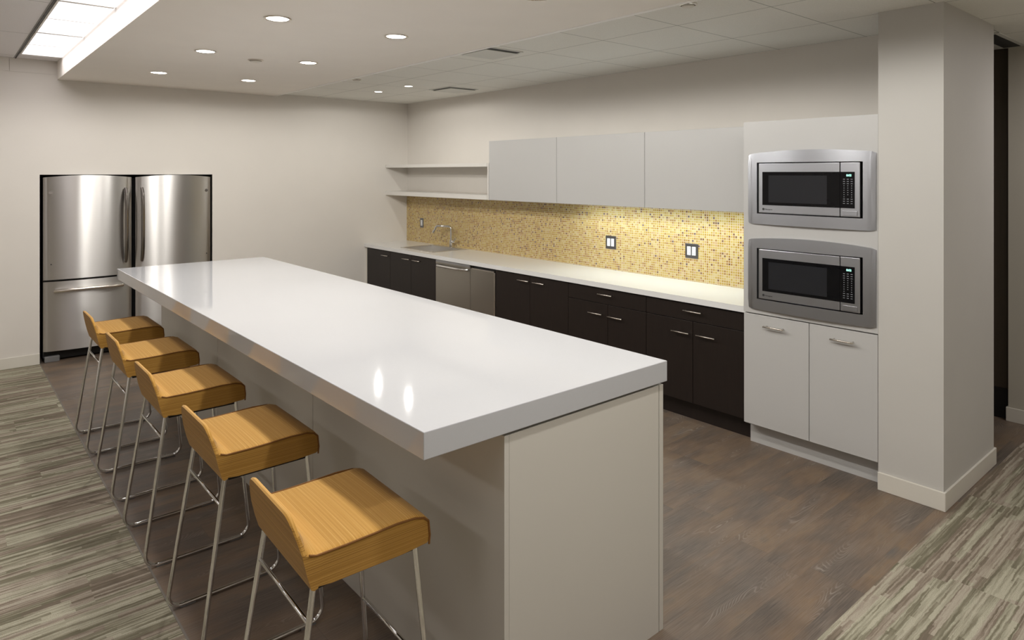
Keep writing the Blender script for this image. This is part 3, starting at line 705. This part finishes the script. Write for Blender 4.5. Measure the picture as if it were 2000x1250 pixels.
# ------------------------------------------------------------------ stools
def make_stool(label):
    t = thing('bar_stool', label, 'stool', (0, 0, 0), 'ochre bar stools along the island')
    HW = 0.212
    def loft(prof, ny=26, cr=0.02, HW=HW):
        """closed profile in (x, z) swept along y with softened ends; prof(g) where g is the back height factor"""
        b = bmesh.new(); rings = []
        for i in range(ny+1):
            s = -math.cos(math.pi*i/ny); y = HW*s
            e = max(0.0, (abs(y)-(HW-cr))/cr); ins = cr*(1-math.sqrt(max(0, 1-e*e)))
            rings.append([b.verts.new((x, y, z)) for x, z in prof(y, ins)])
        n = len(rings[0])
        for a, c in zip(rings, rings[1:]):
            for k in range(n): b.faces.new((a[k], a[(k+1) % n], c[(k+1) % n], c[k])).smooth = True
        b.faces.new(rings[0][::-1]); b.faces.new(rings[-1]); return b
    def seat_prof(y, ins):
        u = y/HW; bul = 0.005*(1-u*u); f = 0.5*ins; top = 0.755
        wav = 0.003
        P = [(-0.172, 0.662), (-0.176, 0.70), (-0.176, 0.749), (-0.165, top), (-0.14, top+0.2*bul), (-0.07, top+0.8*bul+0.000), (0.0, top+bul+0.002), (0.06, top+bul+wav), (0.11, top+bul+wav),
             (0.150, top+0.7*bul+0.004), (0.176, top-0.005), (0.188, top-0.020), (0.192, 0.70), (0.190, 0.674), (0.182, 0.662), (0.10, 0.656), (-0.12, 0.656)]
        return [(x, z-(0.3*ins if z > 0.74 else -0.3*ins if z < 0.672 else 0)) for x, z in P]
    obj('seat', loft(seat_prof), M['fabric'], t)
    def back_prof(y, ins):
        a = min(1.0, abs(y)/HW); g = 1.0 if a < 0.62 else max(0.0, 1-((a-0.62)/0.38)**2.0)
        h = 0.008+0.092*g; zt = 0.753+h
        P = [(-0.170, 0.658), (-0.178, 0.662), (-0.191, 0.705), (-0.202, 0.753), (-0.201-0.24*h*0.7, 0.753+0.70*h), (-0.201-0.24*h, zt-0.003), (-0.198-0.22*h, zt+0.001), (-0.190-0.20*h, zt-0.003),
             (-0.186-0.10*h, 0.753+0.55*h), (-0.176, 0.753+0.25*h), (-0.160, 0.753+0.06*h), (-0.146, 0.753), (-0.150, 0.70), (-0.160, 0.662)]
        return P
    obj('backrest', loft(back_prof, 30, 0.012, HW+0.0012), M['fabric'], t)
    for s in (-1, 1):
        yy = s*(HW+0.001); b = bmesh.new()
        tube(b, [(-0.185, yy, 0.758), (-0.165, yy, 0.751), (-0.08, yy, 0.751), (0.0, yy, 0.7535), (0.08, yy, 0.757), (0.14, yy, 0.754), (0.17, yy, 0.746), (0.186, yy, 0.732), (0.1905, yy, 0.69), (0.188, yy, 0.662)], 0.0032, 8)
        obj('piping', b, M['piping'], t)
    for s in (-1, 1):
        b = bmesh.new()
        pts = fillet([(-0.165, s*0.192, 0.662), (-0.262, s*0.226, 0.0095), (0.205, s*0.226, 0.0095), (0.150, s*0.192, 0.662)], 0.05, 8)
        tube(b, pts, 0.0085, 12); fr = obj('sled_frame', b, M['chrome'], t)
        for xx in (-0.18, 0.14): obj('floor_glide', box(xx-0.03, xx+0.03, s*0.226-0.007, s*0.226+0.007, 0.0, 0.0035), M['rubber'], fr)
    def leg_at(z, front):
        k = (0.662-z)/0.6525
        return (0.150+0.055*k if front else -0.165-0.097*k), 0.192+0.034*k
    x, y = leg_at(0.565, False); b = bmesh.new(); tube(b, [(x, -y, 0.565), (x, y, 0.565)], 0.006, 10); obj('stretcher', b, M['chrome'], t)
    x, y = leg_at(0.295, True); b = bmesh.new(); tube(b, [(x, -y, 0.295), (x, y, 0.295)], 0.0075, 10); obj('footrest', b, M['chrome'], t)
    b = bmesh.new(); bx(b, -0.15, 0.15, -0.19, 0.19, 0.647, 0.6565); obj('seat_pan', b, M['dark'], t)
    return t
spots = [(0.968, 5.175, 0, 'ochre striped bar stool farthest from the camera, nearest the refrigerators'),
         (0.968, 4.375, 0, 'ochre striped bar stool, second from the refrigerators'),
         (0.962, 3.585, 0, 'ochre striped bar stool in the middle of the five'),
         (0.966, 2.757, 0, 'ochre striped bar stool, second from the near island end'),
         (0.945, 1.925, -0.03, 'ochre striped bar stool nearest the camera at the near island end')]
s0 = make_stool(spots[0][3])
for i, (x, y, rz, lb) in enumerate(spots):
    if i == 0: s0.location = (x, y, 0.001)
for x, y, rz, lb in spots[1:]: dup(s0, (x, y, 0.001), lb, rz)
